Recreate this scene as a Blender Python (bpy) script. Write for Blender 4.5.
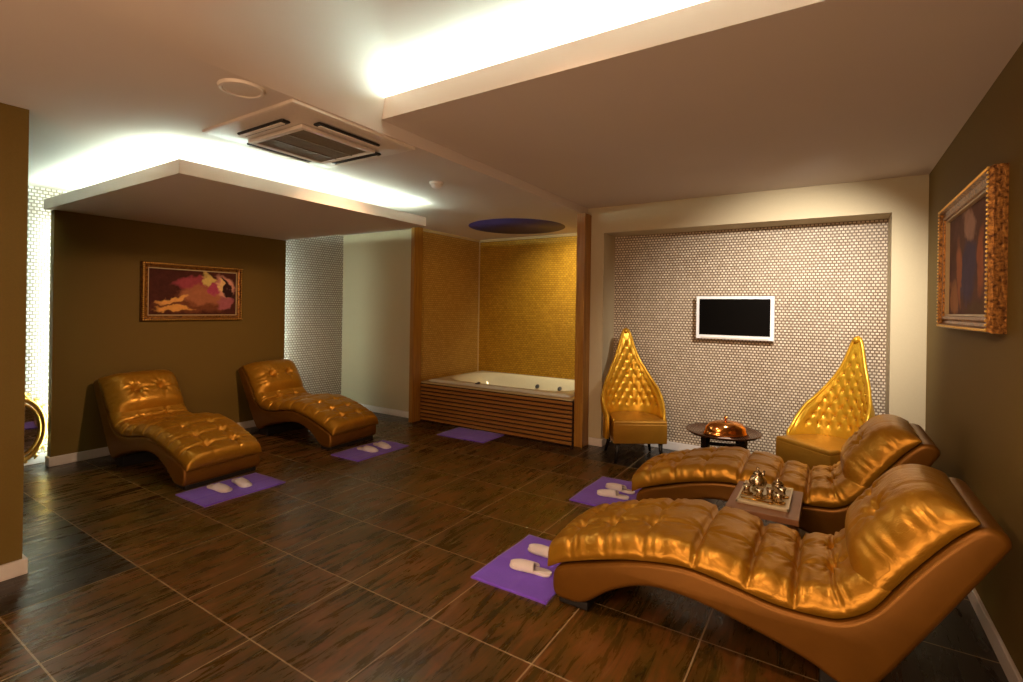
import bpy, bmesh, math, random
from mathutils import Vector, Matrix
random.seed(7)
PI = math.pi
scn = bpy.context.scene
C = scn.collection
for o in list(bpy.data.objects):
    bpy.data.objects.remove(o, do_unlink=True)

# ------------------------------------------------------------ camera
cam_d = bpy.data.cameras.new('camera')
cam = bpy.data.objects.new('camera', cam_d); C.objects.link(cam)
cam_d.sensor_fit = 'HORIZONTAL'; cam_d.sensor_width = 36.0
cam_d.lens = 502.56 * 36.0 / 1023.0
cam_d.shift_y = -32.47 / 1023.0
cam_d.clip_start = 0.05
YAW, ROLL = -0.5666, 0.0154
fw = Vector((math.sin(YAW), math.cos(YAW), 0)); rt = Vector((math.cos(YAW), -math.sin(YAW), 0)); up = Vector((0, 0, 1))
R0 = Matrix((rt, up, -fw)).transposed()
cam.matrix_world = Matrix.Translation((3.514, -1.964, 1.594)) @ (R0 @ Matrix.Rotation(ROLL, 3, 'Z')).to_4x4()
scn.camera = cam

# ------------------------------------------------------------ world, exposure
scn.view_settings.view_transform = 'Standard'
scn.view_settings.look = 'None'
scn.view_settings.exposure = 0.12
scn.view_settings.gamma = 1.0
scn.view_settings.use_curve_mapping = False
w = bpy.data.worlds.new('world'); scn.world = w; w.use_nodes = True
w.node_tree.nodes['Background'].inputs[0].default_value = (1.0, 0.62, 0.36, 1)
w.node_tree.nodes['Background'].inputs[1].default_value = 0.10

def area(name, loc, target, sx, sy, power, col):
    l = bpy.data.lights.new(name, 'AREA'); l.shape = 'RECTANGLE'; l.size = sx; l.size_y = sy
    l.energy = power; l.color = col
    o = bpy.data.objects.new(name, l); C.objects.link(o); o.location = loc
    o.rotation_euler = (Vector(target) - Vector(loc)).to_track_quat('-Z', 'Y').to_euler()
    return o
WARM = (1.0, 0.61, 0.35)
area('added_overhead_fill', (3.0, -2.9, 2.66), (1.6, 1.6, 0.2), 1.4, 0.7, 42, WARM)  # added warm fill behind the camera, no fixture in the room
area('added_low_fill', (2.5, -3.0, 0.35), (1.1, 0.9, 2.75), 2.6, 1.0, 60, WARM)  # added unseen fill that brightens the ceilings from below
def spot(name, loc, target, power, deg, blend=0.8, col=WARM, rad=0.06):
    l = bpy.data.lights.new(name, 'SPOT'); l.energy = power; l.color = col; l.spot_size = math.radians(deg); l.spot_blend = blend; l.shadow_soft_size = rad
    o = bpy.data.objects.new(name, l); C.objects.link(o); o.location = loc
    o.rotation_euler = (Vector(target)-Vector(loc)).to_track_quat('-Z', 'Y').to_euler(); return o
spot('added_fill_spot', (0.95, 0.95, 2.67), (-2.8, 1.05, 0.75), 230, 62, 1.0)  # added spot without fixture, brightens the left wall and left chaises
spot('added_fill_spot', (2.2, -0.6, 2.90), (2.9, 1.6, 0.3), 90, 95)  # added spot without fixture, brightens the right chaises
spot('added_fill_spot', (1.5, -0.9, 2.90), (0.4, 1.4, 0.0), 90, 110)  # added spot without fixture, brightens the middle of the floor
sp = bpy.data.lights.new('wall_washer_light', 'SPOT'); sp.energy = 380; sp.color = (1.0, 0.92, 0.80); sp.spot_size = math.radians(84); sp.spot_blend = 1.0; sp.shadow_soft_size = 0.05
so = bpy.data.objects.new('wall_washer_light', sp); C.objects.link(so); so.location = (3.65, 1.9, 2.68)
so.rotation_euler = (Vector((3.1, 3.9, 1.35))-so.location).to_track_quat('-Z', 'Y').to_euler()

# ------------------------------------------------------------ material helpers
def lin(r, g, b):
    f = lambda c: (c/255)/12.92 if c/255 <= 0.04045 else (((c/255)+0.055)/1.055)**2.4
    return (f(r), f(g), f(b), 1)
class NT:
    def __init__(s, name):
        s.m = bpy.data.materials.new(name); s.m.use_nodes = True
        s.t = s.m.node_tree; s.n = s.t.nodes; s.b = s.n['Principled BSDF']
    def new(s, typ, **kw):
        nd = s.n.new(typ)
        for k, v in kw.items(): setattr(nd, k, v)
        return nd
    def link(s, a, b): s.t.links.new(a, b)
    def inp(s, sock, v):
        if hasattr(v, 'is_output') or isinstance(v, bpy.types.NodeSocket): s.link(v, sock)
        else: sock.default_value = v
    def math(s, op, a, b=0.0, c=0.0):
        nd = s.new('ShaderNodeMath', operation=op)
        s.inp(nd.inputs[0], a); s.inp(nd.inputs[1], b)
        if len(nd.inputs) > 2: s.inp(nd.inputs[2], c)
        return nd.outputs[0]
    def mix(s, f, a, b, blend='MIX'):
        nd = s.new('ShaderNodeMix', data_type='RGBA', blend_type=blend)
        s.inp(nd.inputs[0], f); s.inp(nd.inputs[6], a); s.inp(nd.inputs[7], b)
        return nd.outputs[2]
    def noise(s, vec, scale, detail=3, rough=0.5, dist=0.0):
        nd = s.new('ShaderNodeTexNoise'); s.inp(nd.inputs['Vector'], vec)
        nd.inputs['Scale'].default_value = scale; nd.inputs['Detail'].default_value = detail
        nd.inputs['Roughness'].default_value = rough; nd.inputs['Distortion'].default_value = dist
        return nd.outputs['Fac']
    def mapping(s, vec, scale=(1, 1, 1), rot=(0, 0, 0), loc=(0, 0, 0)):
        nd = s.new('ShaderNodeMapping'); s.inp(nd.inputs[0], vec)
        nd.inputs['Location'].default_value = loc; nd.inputs['Rotation'].default_value = rot; nd.inputs['Scale'].default_value = scale
        return nd.outputs[0]
    def coord(s): return s.new('ShaderNodeTexCoord').outputs['Object']
    def ramp(s, f, stops):
        nd = s.new('ShaderNodeValToRGB'); s.inp(nd.inputs[0], f)
        e = nd.color_ramp.elements
        e[0].position, e[0].color = stops[0]; e[1].position, e[1].color = stops[-1]
        for p, c in stops[1:-1]:
            x = e.new(p); x.color = c
        return nd.outputs[0]
    def bump(s, h, strength=0.3, dist=0.01):
        nd = s.new('ShaderNodeBump'); nd.inputs['Strength'].default_value = strength; nd.inputs['Distance'].default_value = dist
        s.inp(nd.inputs['Height'], h); s.link(nd.outputs[0], s.b.inputs['Normal'])
    def set(s, **kw):
        names = dict(col='Base Color', rough='Roughness', metal='Metallic', spec='Specular IOR Level', coat='Coat Weight',
                     coat_rough='Coat Roughness', sheen='Sheen Weight', emit='Emission Color', estr='Emission Strength', trans='Transmission Weight', alpha='Alpha')
        for k, v in kw.items(): s.inp(s.b.inputs[names[k]], v)
        return s
def plain(name, col, rough=0.5, metal=0.0, nscale=40, amt=0.06, bump=0.0, **kw):
    t = NT(name); co = t.coord(); n = t.noise(co, nscale, 4)
    dark = tuple(c*(1-amt) for c in col[:3])+(1,); lite = tuple(min(1, c*(1+amt)) for c in col[:3])+(1,)
    t.set(col=t.mix(n, dark, lite), rough=rough, metal=metal, **kw)
    if bump: t.bump(n, bump, 0.003)
    return t.m

M = {}
M['ceiling'] = plain('white_ceiling_paint', (0.62, 0.54, 0.48, 1), 0.9, nscale=3, amt=0.02)
M['white'] = plain('white_trim_paint', (0.70, 0.64, 0.60, 1), 0.5)
M['olive'] = plain('olive_brown_wall_paint', (0.150, 0.090, 0.008, 1), 0.75, nscale=120, amt=0.10, bump=0.05)
M['cream'] = plain('cream_wall_paint', (0.50, 0.42, 0.27, 1), 0.8, nscale=90, amt=0.04)
M['black'] = plain('black_lacquer', (0.008, 0.006, 0.006, 1), 0.25)
M['rubber'] = plain('black_plinth', (0.010, 0.008, 0.008, 1), 0.6)
M['acrylic'] = plain('white_acrylic', (0.80, 0.80, 0.74, 1), 0.12)
M['stone'] = plain('cream_stone_ledge', (0.55, 0.42, 0.22, 1), 0.35)
M['chrome'] = plain('chrome', (0.7, 0.7, 0.7, 1), 0.15, 1.0)
M['jet'] = plain('dark_jet_nozzle', (0.12, 0.13, 0.17, 1), 0.3, 0.6)
M['silver'] = plain('tarnished_silver', (0.62, 0.52, 0.36, 1), 0.22, 1.0, nscale=60, amt=0.3)
M['traywhite'] = plain('cream_lacquered_tray', (0.75, 0.68, 0.48, 1), 0.25)
M['brass'] = plain('brass', (0.72, 0.43, 0.10, 1), 0.22, 1.0)
M['copper'] = plain('polished_copper', (0.85, 0.36, 0.10, 1), 0.12, 1.0, nscale=25, amt=0.08)
M['darktray'] = plain('dark_copper_tray', (0.16, 0.085, 0.05, 1), 0.25, 0.7)
M['plastic'] = plain('white_plastic', (0.66, 0.58, 0.50, 1), 0.4)
M['grille'] = plain('dim_intake_grille', (0.20, 0.16, 0.10, 1), 0.6)
M['slot'] = plain('dark_air_slot', (0.012, 0.01, 0.008, 1), 0.6)
M['tvframe'] = plain('white_tv_bezel', (0.80, 0.80, 0.82, 1), 0.3)
M['screen'] = plain('black_screen', (0.001, 0.001, 0.001, 1), 0.35, spec=0.05)
M['terry'] = plain('white_terry_cloth', (0.80, 0.74, 0.76, 1), 0.95, nscale=300, amt=0.08, bump=0.3)
M['woodtop'] = plain('rosy_brown_tabletop', (0.27, 0.125, 0.055, 1), 0.4, nscale=30, amt=0.15)
M['violet'] = plain('violet_light_tinted_dome', (0.05, 0.035, 0.17, 1), 0.6)  # violet light of the recess is put into the surface colour

def leather(name, base, rough, scale=1.0, spec=0.5, bmp=0.35):
    t = NT(name); co = t.coord()
    w1 = t.noise(t.mapping(co, (6, 9, 6)), 1.6*scale, 4, 0.6, 1.4)
    w2 = t.noise(co, 260, 2)
    dk = tuple(c*0.82 for c in base)+(1,); lt = tuple(min(1, c*1.15) for c in base)+(1,)
    t.set(col=t.mix(w1, dk, lt), rough=t.math('MULTIPLY_ADD', w1, 0.14, rough-0.07), spec=spec)
    t.bump(t.math('ADD', t.math('MULTIPLY', w1, 1.0), t.math('MULTIPLY', w2, 0.05)), bmp, 0.012)
    t.b.inputs['Metallic'].default_value = 0.55
    return t.m
M['leather'] = leather('bronze_gold_leather', (0.47, 0.225, 0.016), 0.34)
M['leather_body'] = leather('bronze_leather_shell', (0.215, 0.088, 0.007), 0.42, 0.4, 0.5, 0.12)
M['satin'] = leather('golden_satin_leather', (0.66, 0.355, 0.022), 0.32, 0.5)
M['satin_seat'] = leather('golden_brown_satin', (0.45, 0.210, 0.020), 0.38, 0.4)

def floor_mat():
    t = NT('rust_brown_tiles'); co = t.coord()
    sep = t.new('ShaderNodeSeparateXYZ'); t.link(co, sep.inputs[0])
    x, y = sep.outputs[0], sep.outputs[1]
    tx = t.math('DIVIDE', x, 0.6); ty = t.math('DIVIDE', y, 0.6)
    fx = t.math('FLOOR', tx); fy = t.math('FLOOR', ty)
    rx = t.math('SUBTRACT', tx, fx); ry = t.math('SUBTRACT', ty, fy)
    cmb = t.new('ShaderNodeCombineXYZ'); t.link(fx, cmb.inputs[0]); t.link(fy, cmb.inputs[1])
    wn = t.new('ShaderNodeTexWhiteNoise', noise_dimensions='3D'); t.link(cmb.outputs[0], wn.inputs['Vector'])
    off = t.new('ShaderNodeVectorMath', operation='MULTIPLY_ADD'); t.link(wn.outputs['Color'], off.inputs[0]); off.inputs[1].default_value = (9, 9, 9); t.link(co, off.inputs[2])
    streak = t.noise(t.mapping(off.outputs[0], (13, 1.9, 1)), 1.5, 7, 0.66, 0.6)
    cloud = t.noise(off.outputs[0], 3.0, 4, 0.6)
    fine = t.noise(t.mapping(co, (60, 8, 1)), 2, 5, 0.7)
    f = t.math('ADD', t.math('MULTIPLY', streak, 0.7), t.math('MULTIPLY', cloud, 0.3))
    warm = t.ramp(f, [(0.34, (0.030, 0.019, 0.003, 1)), (0.44, (0.070, 0.041, 0.005, 1)), (0.51, (0.125, 0.056, 0.007, 1)), (0.58, (0.20, 0.070, 0.013, 1)), (0.70, (0.26, 0.15, 0.07, 1))])
    warm = t.mix(t.math('MULTIPLY', wn.outputs['Value'], 0.25), warm, (0.045, 0.026, 0.006, 1))
    warm = t.mix(t.math('MULTIPLY', fine, 0.35), warm, (0.03, 0.014, 0.005, 1))
    dark = t.ramp(f, [(0.3, (0.007, 0.004, 0.0025, 1)), (0.6, (0.020, 0.013, 0.008, 1)), (0.8, (0.05, 0.04, 0.03, 1))])
    # dark border tiles: along the bath and screen wall, along the left wall and in the passage
    m1 = t.math('GREATER_THAN', y, 3.0); m2 = t.math('LESS_THAN', x, -2.4); m3 = t.math('GREATER_THAN', x, 3.6)
    m4 = t.math('MULTIPLY', t.math('LESS_THAN', x, 0.0), t.math('COMPARE', y, -0.9, 0.3))
    m = t.math('MAXIMUM', t.math('MAXIMUM', m1, m2), t.math('MAXIMUM', m3, m4))
    body = t.mix(m, warm, dark)
    g = 0.0060
    ex = t.math('LESS_THAN', t.math('MINIMUM', rx, t.math('SUBTRACT', 1.0, rx)), g)
    ey = t.math('LESS_THAN', t.math('MINIMUM', ry, t.math('SUBTRACT', 1.0, ry)), g)
    gr = t.math('MAXIMUM', ex, ey)
    t.set(col=t.mix(gr, body, (0.38, 0.27, 0.16, 1)), rough=t.math('MULTIPLY_ADD', streak, 0.40, 0.09), spec=0.55)
    t.bump(t.math('SUBTRACT', t.math('MULTIPLY', streak, 0.5), gr), 0.25, 0.004)
    return t.m
M['floor'] = floor_mat()

def mosaic(name, axes, bw, rh, c1, c2, joint_shade, msize, rough, metal=0.0, bump=0.8, dist=0.012, off=0.5):
    t = NT(name); co = t.coord()
    sep = t.new('ShaderNodeSeparateXYZ'); t.link(co, sep.inputs[0])
    cmb = t.new('ShaderNodeCombineXYZ'); t.link(sep.outputs[axes[0]], cmb.inputs[0]); t.link(sep.outputs[axes[1]], cmb.inputs[1])
    br = t.new('ShaderNodeTexBrick', offset=off); t.link(cmb.outputs[0], br.inputs['Vector'])
    br.inputs['Color1'].default_value = c1; br.inputs['Color2'].default_value = c2; br.inputs['Mortar'].default_value = joint_shade
    br.inputs['Scale'].default_value = 1.0; br.inputs['Mortar Size'].default_value = msize; br.inputs['Mortar Smooth'].default_value = 0.4
    br.inputs['Brick Width'].default_value = bw; br.inputs['Row Height'].default_value = rh
    br.inputs['Bias'].default_value = 0.0
    n = t.noise(co, 2.2, 3)
    col = t.mix(t.math('MULTIPLY', n, 0.35), br.outputs['Color'], tuple(c*0.75 for c in c1[:3])+(1,))
    t.set(col=col, rough=rough, metal=metal)
    t.bump(t.math('SUBTRACT', 1.0, br.outputs['Fac']), bump, dist)
    return t.m
M['mosaic_xz'] = mosaic('cream_relief_mosaic', (0, 2), 0.035, 0.029, (0.80, 0.68, 0.52, 1), (0.56, 0.45, 0.32, 1), (0.11, 0.052, 0.020, 1), 0.0068, 0.6)  # dark joint colour also carries the shadows between the raised studs
M['mosaic_yz'] = mosaic('cream_relief_mosaic_side', (1, 2), 0.042, 0.034, (0.74, 0.68, 0.60, 1), (0.62, 0.56, 0.48, 1), (0.20, 0.15, 0.11, 1), 0.0065, 0.6)
M['gold_xz'] = mosaic('gold_mosaic_back', (0, 2), 0.05, 0.030, (0.62, 0.36, 0.035, 1), (0.46, 0.25, 0.018, 1), (0.16, 0.07, 0.008, 1), 0.003, 0.42, 0.45, 0.5, 0.004)
M['gold_yz'] = mosaic('gold_mosaic_side', (1, 2), 0.05, 0.030, (0.62, 0.40, 0.11, 1), (0.50, 0.30, 0.07, 1), (0.22, 0.12, 0.03, 1), 0.003, 0.5, 0.25, 0.5, 0.004)

def wood(name, c1, c2, axis=2, rough=0.4):
    t = NT(name); co = t.coord()
    s = [30, 30, 30]; s[axis] = 1.6
    n = t.noise(t.mapping(co, tuple(s)), 1.0, 5, 0.6, 0.5)
    t.set(col=t.ramp(n, [(0.3, c1), (0.7, c2)]), rough=rough); t.bump(n, 0.15, 0.002)
    return t.m
M['post'] = wood('honey_wood_post', (0.24, 0.095, 0.010, 1), (0.40, 0.180, 0.022, 1), 2)
M['slat'] = wood('orange_brown_slats', (0.24, 0.095, 0.014, 1), (0.42, 0.180, 0.034, 1), 0)
M['slat_dark'] = plain('dark_backing_wood', (0.045, 0.014, 0.003, 1), 0.7)
def gilt():
    t = NT('carved_gilt_frame'); co = t.coord(); n = t.noise(co, 55, 3, 0.6)
    t.set(col=t.ramp(n, [(0.35, (0.07, 0.025, 0.008, 1)), (0.65, (0.42, 0.19, 0.04, 1))]), rough=0.35, metal=0.7); t.bump(n, 0.6, 0.006)
    return t.m
M['gilt'] = gilt()
M['brightgilt'] = plain('bright_gilt', (0.80, 0.50, 0.12, 1), 0.28, 0.9, nscale=40, amt=0.25, bump=0.4)
M['mirror'] = plain('mirror_glass', (0.6, 0.6, 0.6, 1), 0.03, 1.0)
def mat_violet():
    t = NT('violet_towelling'); co = t.coord(); n = t.noise(co, 220, 3); w2 = t.noise(co, 5, 3, 0.5, 1)
    t.set(col=t.mix(w2, (0.14, 0.045, 0.58, 1), (0.22, 0.080, 0.82, 1)), rough=0.95, sheen=0.3)
    t.bump(t.math('ADD', n, t.math('MULTIPLY', w2, 3)), 0.3, 0.004); return t.m
M['towel'] = mat_violet()
def led(name, col, s):
    t = NT(name); t.set(col=(0.8, 0.8, 0.8, 1), emit=col, estr=s); return t.m
M['led'] = led('cool_white_led', (0.74, 1.0, 0.88, 1), 68.0)
M['led_top'] = led('cool_white_led_large', (0.74, 1.0, 0.90, 1), 105.0)
M['led_v'] = led('cool_white_led_vertical', (0.80, 1.0, 0.90, 1), 60.0)

def painting(name, dims, base, blobs, scale=6.0):
    # abstract colour patches in the picture plane; dims = half extents
    t = NT(name); co = t.coord()
    sep = t.new('ShaderNodeSeparateXYZ'); t.link(co, sep.inputs[0])
    u = t.math('DIVIDE', sep.outputs[0], dims[0]); v = t.math('DIVIDE', sep.outputs[2], dims[1])
    nn = t.noise(co, scale*2.5, 5, 0.6)
    nu = t.math('MULTIPLY_ADD', t.noise(co, scale, 4), 0.5, -0.25); nv = t.math('MULTIPLY_ADD', t.noise(t.mapping(co, loc=(5, 3, 1)), scale, 4), 0.6, -0.3)
    u = t.math('ADD', u, nu); v = t.math('ADD', v, nv)
    col = t.mix(nn, base, tuple(c*3.0 for c in base[:3])+(1,))
    for cx, cy, rx, ry, a, c in blobs:
        ca, sa = math.cos(a), math.sin(a)
        du = t.math('SUBTRACT', u, cx); dv = t.math('SUBTRACT', v, cy)
        p = t.math('DIVIDE', t.math('ADD', t.math('MULTIPLY', du, ca), t.math('MULTIPLY', dv, sa)), rx)
        q = t.math('DIVIDE', t.math('SUBTRACT', t.math('MULTIPLY', dv, ca), t.math('MULTIPLY', du, sa)), ry)
        d = t.math('ADD', t.math('MULTIPLY', p, p), t.math('MULTIPLY', q, q))
        f = t.new('ShaderNodeMapRange'); t.link(d, f.inputs[0]); f.inputs[1].default_value = 0.6; f.inputs[2].default_value = 1.3; f.inputs[3].default_value = 1; f.inputs[4].default_value = 0
        cc = t.mix(nn, tuple(x*0.75 for x in c[:3])+(1,), tuple(x*1.45 for x in c[:3])+(1,))
        col = t.mix(f.outputs[0], col, cc)
    t.set(col=col, rough=0.75, spec=0.2)
    return t.m

# ------------------------------------------------------------ object helpers
def mesh_obj(name, verts, faces, mat, parent=None, smooth=False, loc=(0, 0, 0), rot=(0, 0, 0)):
    me = bpy.data.meshes.new(name); me.from_pydata([tuple(v) for v in verts], [], faces); me.update()
    bm = bmesh.new(); bm.from_mesh(me); bmesh.ops.recalc_face_normals(bm, faces=bm.faces); bm.to_mesh(me); bm.free()
    me.materials.append(mat)
    if smooth:
        for p in me.polygons: p.use_smooth = True
    o = bpy.data.objects.new(name, me); C.objects.link(o); o.location = loc; o.rotation_euler = rot
    if parent: o.parent = parent
    return o
class MB:
    def __init__(s): s.v = []; s.f = []
    def add(s, v, f):
        k = len(s.v); s.v += [Vector(p) for p in v]; s.f += [tuple(i+k for i in q) for q in f]; return s
    def box(s, x0, x1, y0, y1, z0, z1, b=0.0):
        if b <= 0:
            v = [(x, y, z) for z in (z0, z1) for y in (y0, y1) for x in (x0, x1)]
            return s.add(v, [(0, 1, 3, 2), (4, 6, 7, 5), (0, 4, 5, 1), (2, 3, 7, 6), (0, 2, 6, 4), (1, 5, 7, 3)])
        bm = bmesh.new(); bmesh.ops.create_cube(bm, size=1)
        for q in bm.verts: q.co = Vector(((x0+x1)/2+q.co.x*(x1-x0), (y0+y1)/2+q.co.y*(y1-y0), (z0+z1)/2+q.co.z*(z1-z0)))
        bmesh.ops.bevel(bm, geom=list(bm.edges), offset=b, segments=3, profile=0.5, affect='EDGES')
        return s.addbm(bm)
    def addbm(s, bm):
        bm.verts.index_update(); v = [q.co.copy() for q in bm.verts]; f = [tuple(q.index for q in p.verts) for p in bm.faces]; bm.free(); return s.add(v, f)
    def lathe(s, prof, c=(0, 0, 0), n=32, sx=1, sy=1):
        v = []; f = []; m = len(prof)
        for i in range(n):
            a = 2*PI*i/n
            for r, z in prof: v.append((c[0]+r*math.cos(a)*sx, c[1]+r*math.sin(a)*sy, c[2]+z))
        for i in range(n):
            for j in range(m-1):
                a, b = i*m+j, ((i+1) % n)*m+j; f.append((a, b, b+1, a+1))
        if prof[0][0] > 1e-5: f.append(tuple(i*m for i in range(n)))
        if prof[-1][0] > 1e-5: f.append(tuple(i*m+m-1 for i in range(n)))
        return s.add(v, f)
    def tube(s, pts, r, n=10, closed=False):
        pts = [Vector(p) for p in pts]; k = len(pts); v = []; f = []
        rr = r if isinstance(r, (list, tuple)) else [r]*k
        ref = Vector((0, 0, 1)); prev = None
        for i, p in enumerate(pts):
            a = pts[(i-1) % k] if (closed or i > 0) else p; b = pts[(i+1) % k] if (closed or i < k-1) else p
            d = (b-a).normalized()
            if prev is None:
                x = d.cross(ref)
                if x.length < 1e-3: x = d.cross(Vector((1, 0, 0)))
            else: x = prev - d*prev.dot(d)
            x.normalize(); prev = x; y = d.cross(x)
            for j in range(n):
                t = 2*PI*j/n; v.append(p+(x*math.cos(t)+y*math.sin(t))*rr[i])
        for i in range(k if closed else k-1):
            for j in range(n):
                a = i*n+j; b = i*n+(j+1) % n; c2 = ((i+1) % k)*n
                f.append((a, b, c2+(j+1) % n, c2+j))
        if not closed: f += [tuple(range(n)), tuple((k-1)*n+j for j in range(n))]
        return s.add(v, f)
    def prism(s, pts, z0, z1, b=0.0):
        n = len(pts); bm = bmesh.new()
        a = [bm.verts.new((p[0], p[1], z0)) for p in pts]; c = [bm.verts.new((p[0], p[1], z1)) for p in pts]
        f0 = bm.faces.new(a); f1 = bm.faces.new(c)
        for i in range(n): bm.faces.new((a[i], a[(i+1) % n], c[(i+1) % n], c[i]))
        if b > 0:
            bmesh.ops.bevel(bm, geom=list(f0.edges)+list(f1.edges), offset=b, segments=3, profile=0.5, affect='EDGES')
        return s.addbm(bm)
    def build(s, name, mat, parent=None, smooth=False, loc=(0, 0, 0), rot=(0, 0, 0)):
        return mesh_obj(name, s.v, s.f, mat, parent, smooth, loc, rot)
def auto_smooth(o, ang=40):
    me = o.data
    for p in me.polygons: p.use_smooth = True
    bm = bmesh.new(); bm.from_mesh(me)
    for e in bm.edges:
        if len(e.link_faces) == 2 and e.calc_face_angle() > math.radians(ang): e.smooth = False
    bm.to_mesh(me); bm.free(); return o
def tag(o, label=None, cat=None, group=None, kind=None):
    if label: o['label'] = label
    if cat: o['category'] = cat
    if group: o['group'] = group
    if kind: o['kind'] = kind
    return o
def empty(name, loc, rz=0, **kw):
    o = bpy.data.objects.new(name, None); C.objects.link(o); o.location = loc; o.rotation_euler = (0, 0, rz); o.empty_display_size = 0.1
    return tag(o, **kw)
def struct(name, mb, mat, parent=None, label=None):
    o = mb.build(name, mat, parent)
    if not parent: o['kind'] = 'structure'
    if label: o['label'] = label
    return o
def copy_tree(o, parent=None):
    c = o.copy(); C.objects.link(c); c.parent = parent
    for ch in [x for x in bpy.data.objects if x.parent == o and x != c]: copy_tree(ch, c)
    return c
def lerp_tab(tab, x):
    for (a, b), (c, d) in zip(tab, tab[1:]):
        if x <= c: return b+(d-b)*(x-a)/(c-a)
    return tab[-1][1]
def catmull(pts, closed=True, sub=5):
    n = len(pts); out = []
    rng = range(n if closed else n-1)
    for i in rng:
        P = [pts[(i+k) % n] if closed else pts[min(max(i+k, 0), n-1)] for k in (-1, 0, 1, 2)]
        for s_ in range(sub):
            t = s_/sub
            out.append(tuple(0.5*((2*P[1][d])+(-P[0][d]+P[2][d])*t+(2*P[0][d]-5*P[1][d]+4*P[2][d]-P[3][d])*t*t+(-P[0][d]+3*P[1][d]-3*P[2][d]+P[3][d])*t**3) for d in range(len(pts[0]))))
    if not closed: out.append(tuple(pts[-1]))
    return out

# ------------------------------------------------------------ room shell
ZC, ZT = 2.712, 2.795           # main ceiling, ceiling over the screen wall
XL, XM, XR = -2.833, -3.06, 4.205
YF, YN, YB = 3.561, 3.92, 4.75  # screen wall front, niche wall, bath back wall
YP = 3.35                       # bath front / cream wall
struct('floor', MB().box(-4.2, 4.4, -4.2, 5.0, -0.1, 0.0), M['floor'])
# main ceiling with the round hole over the bath
def ceiling_main():
    mb = MB(); cx, cy, r, n = -0.13, 3.87, 0.66, 64
    hx0, hx1, hy0, hy1 = -1.40, 1.056, 3.13, YB+0.02
    circ = [(cx+r*math.cos(2*PI*i/n), cy+r*math.sin(2*PI*i/n)) for i in range(n)]
    def edge(i):
        a = 2*PI*i/n; dx, dy = math.cos(a), math.sin(a); t = 1e9
        if dx > 1e-9: t = min(t, (hx1-cx)/dx)
        if dx < -1e-9: t = min(t, (hx0-cx)/dx)
        if dy > 1e-9: t = min(t, (hy1-cy)/dy)
        if dy < -1e-9: t = min(t, (hy0-cy)/dy)
        return (cx+dx*t, cy+dy*t)
    sq = [edge(i) for i in range(n)]
    for i in range(n):
        j = (i+1) % n; q = [circ[i], circ[j], sq[j], sq[i]]
        # corners: insert the corner point when the edge turns
        ex = []
        a, b = sq[i], sq[j]
        if abs(a[0]-b[0]) > 1e-6 and abs(a[1]-b[1]) > 1e-6:
            cxn = hx1 if max(a[0], b[0]) > cx else hx0
            cyn = hy1 if max(a[1], b[1]) > cy else hy0
            q = [circ[i], circ[j], b, (cxn, cyn), a]
        mb.add([(p[0], p[1], ZC) for p in q], [tuple(range(len(q)))])
    # dome cavity above the hole is a thing of its own; slab around
    mb.box(-3.3, 1.02, -4.2, 3.13, ZC, ZC+0.05).box(1.02, 1.056, -4.2, 0.30, ZC, ZC+0.02).box(1.02, 1.056, 0.30, 3.13, ZC, ZC+0.36).box(1.045, 1.056, 3.13, YB+0.02, ZC+0.0015, ZC+0.2)
    mb.box(-3.3, hx0, 3.13, YB+0.05, ZC, ZC+0.06)
    return mb
struct('ceiling', ceiling_main(), M['ceiling'])
d = MB(); prof = [(0.66, 0.0), (0.655, 0.10), (0.60, 0.20), (0.45, 0.27), (0.2, 0.30), (0.0, 0.305)]
d.lathe(prof, (-0.13, 3.87, ZC), 64)
dome = d.build('trim_1', M['violet'], smooth=True); dome['kind'] = 'structure'; dome['label'] = 'round ceiling recess above the bath, tinted as by violet light'
vl = bpy.data.lights.new('violet_dome_light', 'POINT'); vl.energy = 1.6; vl.color = (0.30, 0.22, 1.0); vl.shadow_soft_size = 0.05
vo = bpy.data.objects.new('violet_dome_light', vl); C.objects.link(vo); vo.location = (-0.35, 3.55, ZC+0.16)
bl = bpy.data.lights.new('bath_spot_light', 'SPOT'); bl.energy = 120; bl.color = (1.0, 0.80, 0.42); bl.spot_size = math.radians(110); bl.spot_blend = 1.0; bl.shadow_soft_size = 0.04
bo = bpy.data.objects.new('bath_spot_light', bl); C.objects.link(bo); bo.location = (0.55, 3.75, 2.62)
bo.rotation_euler = (Vector((0.35, 4.75, 1.6))-bo.location).to_track_quat('-Z', 'Y').to_euler()
# raised cove ceiling on the camera side + dropped soffit over the screen wall
def raised():
    v = []; f = []; ny, nx = 70, 70
    ys = [-4.2+4.50*(j/ny)**0.75 for j in range(ny+1)]
    for y in ys:
        wd = 0.07+0.65*max(0, 0.30-y)
        for i in range(nx+1):
            g = (i/nx)**1.6; x = 1.056+3.2*g; k = min(1, (x-1.056)/(wd*1.4)); blend = min(1, max(0, (0.30-y)/1.2)); k = (1-blend)*(1-(1-k)**2.2)+blend*(k*k*(3-2*k))
            ease = 1.0
            v.append((x, y, ZC+0.345*k*(0.35+0.65*ease)))
    for j in range(ny):
        for i in range(nx):
            a = j*(nx+1)+i; f.append((a, a+1, a+nx+2, a+nx+1))
    o = mesh_obj('ceiling_raised', v, f, M['ceiling'], None, True); o['kind'] = 'structure'
    struct('ceiling_cove', MB().box(1.02, 4.4, 0.30, 1.6, 3.057, 3.16), M['ceiling'])
raised()
struct('ceiling_soffit', MB().box(1.06, 4.205, 0.30, YN+0.1, ZT, ZT+0.06).box(1.06, 4.205, 0.30, 0.33, ZT+0.06, 2.93), M['ceiling'])
struct('ceiling_cove_back', MB().box(1.06, 4.205, 1.5, 1.55, ZT+0.06, 3.08), M['ceiling'])
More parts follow.
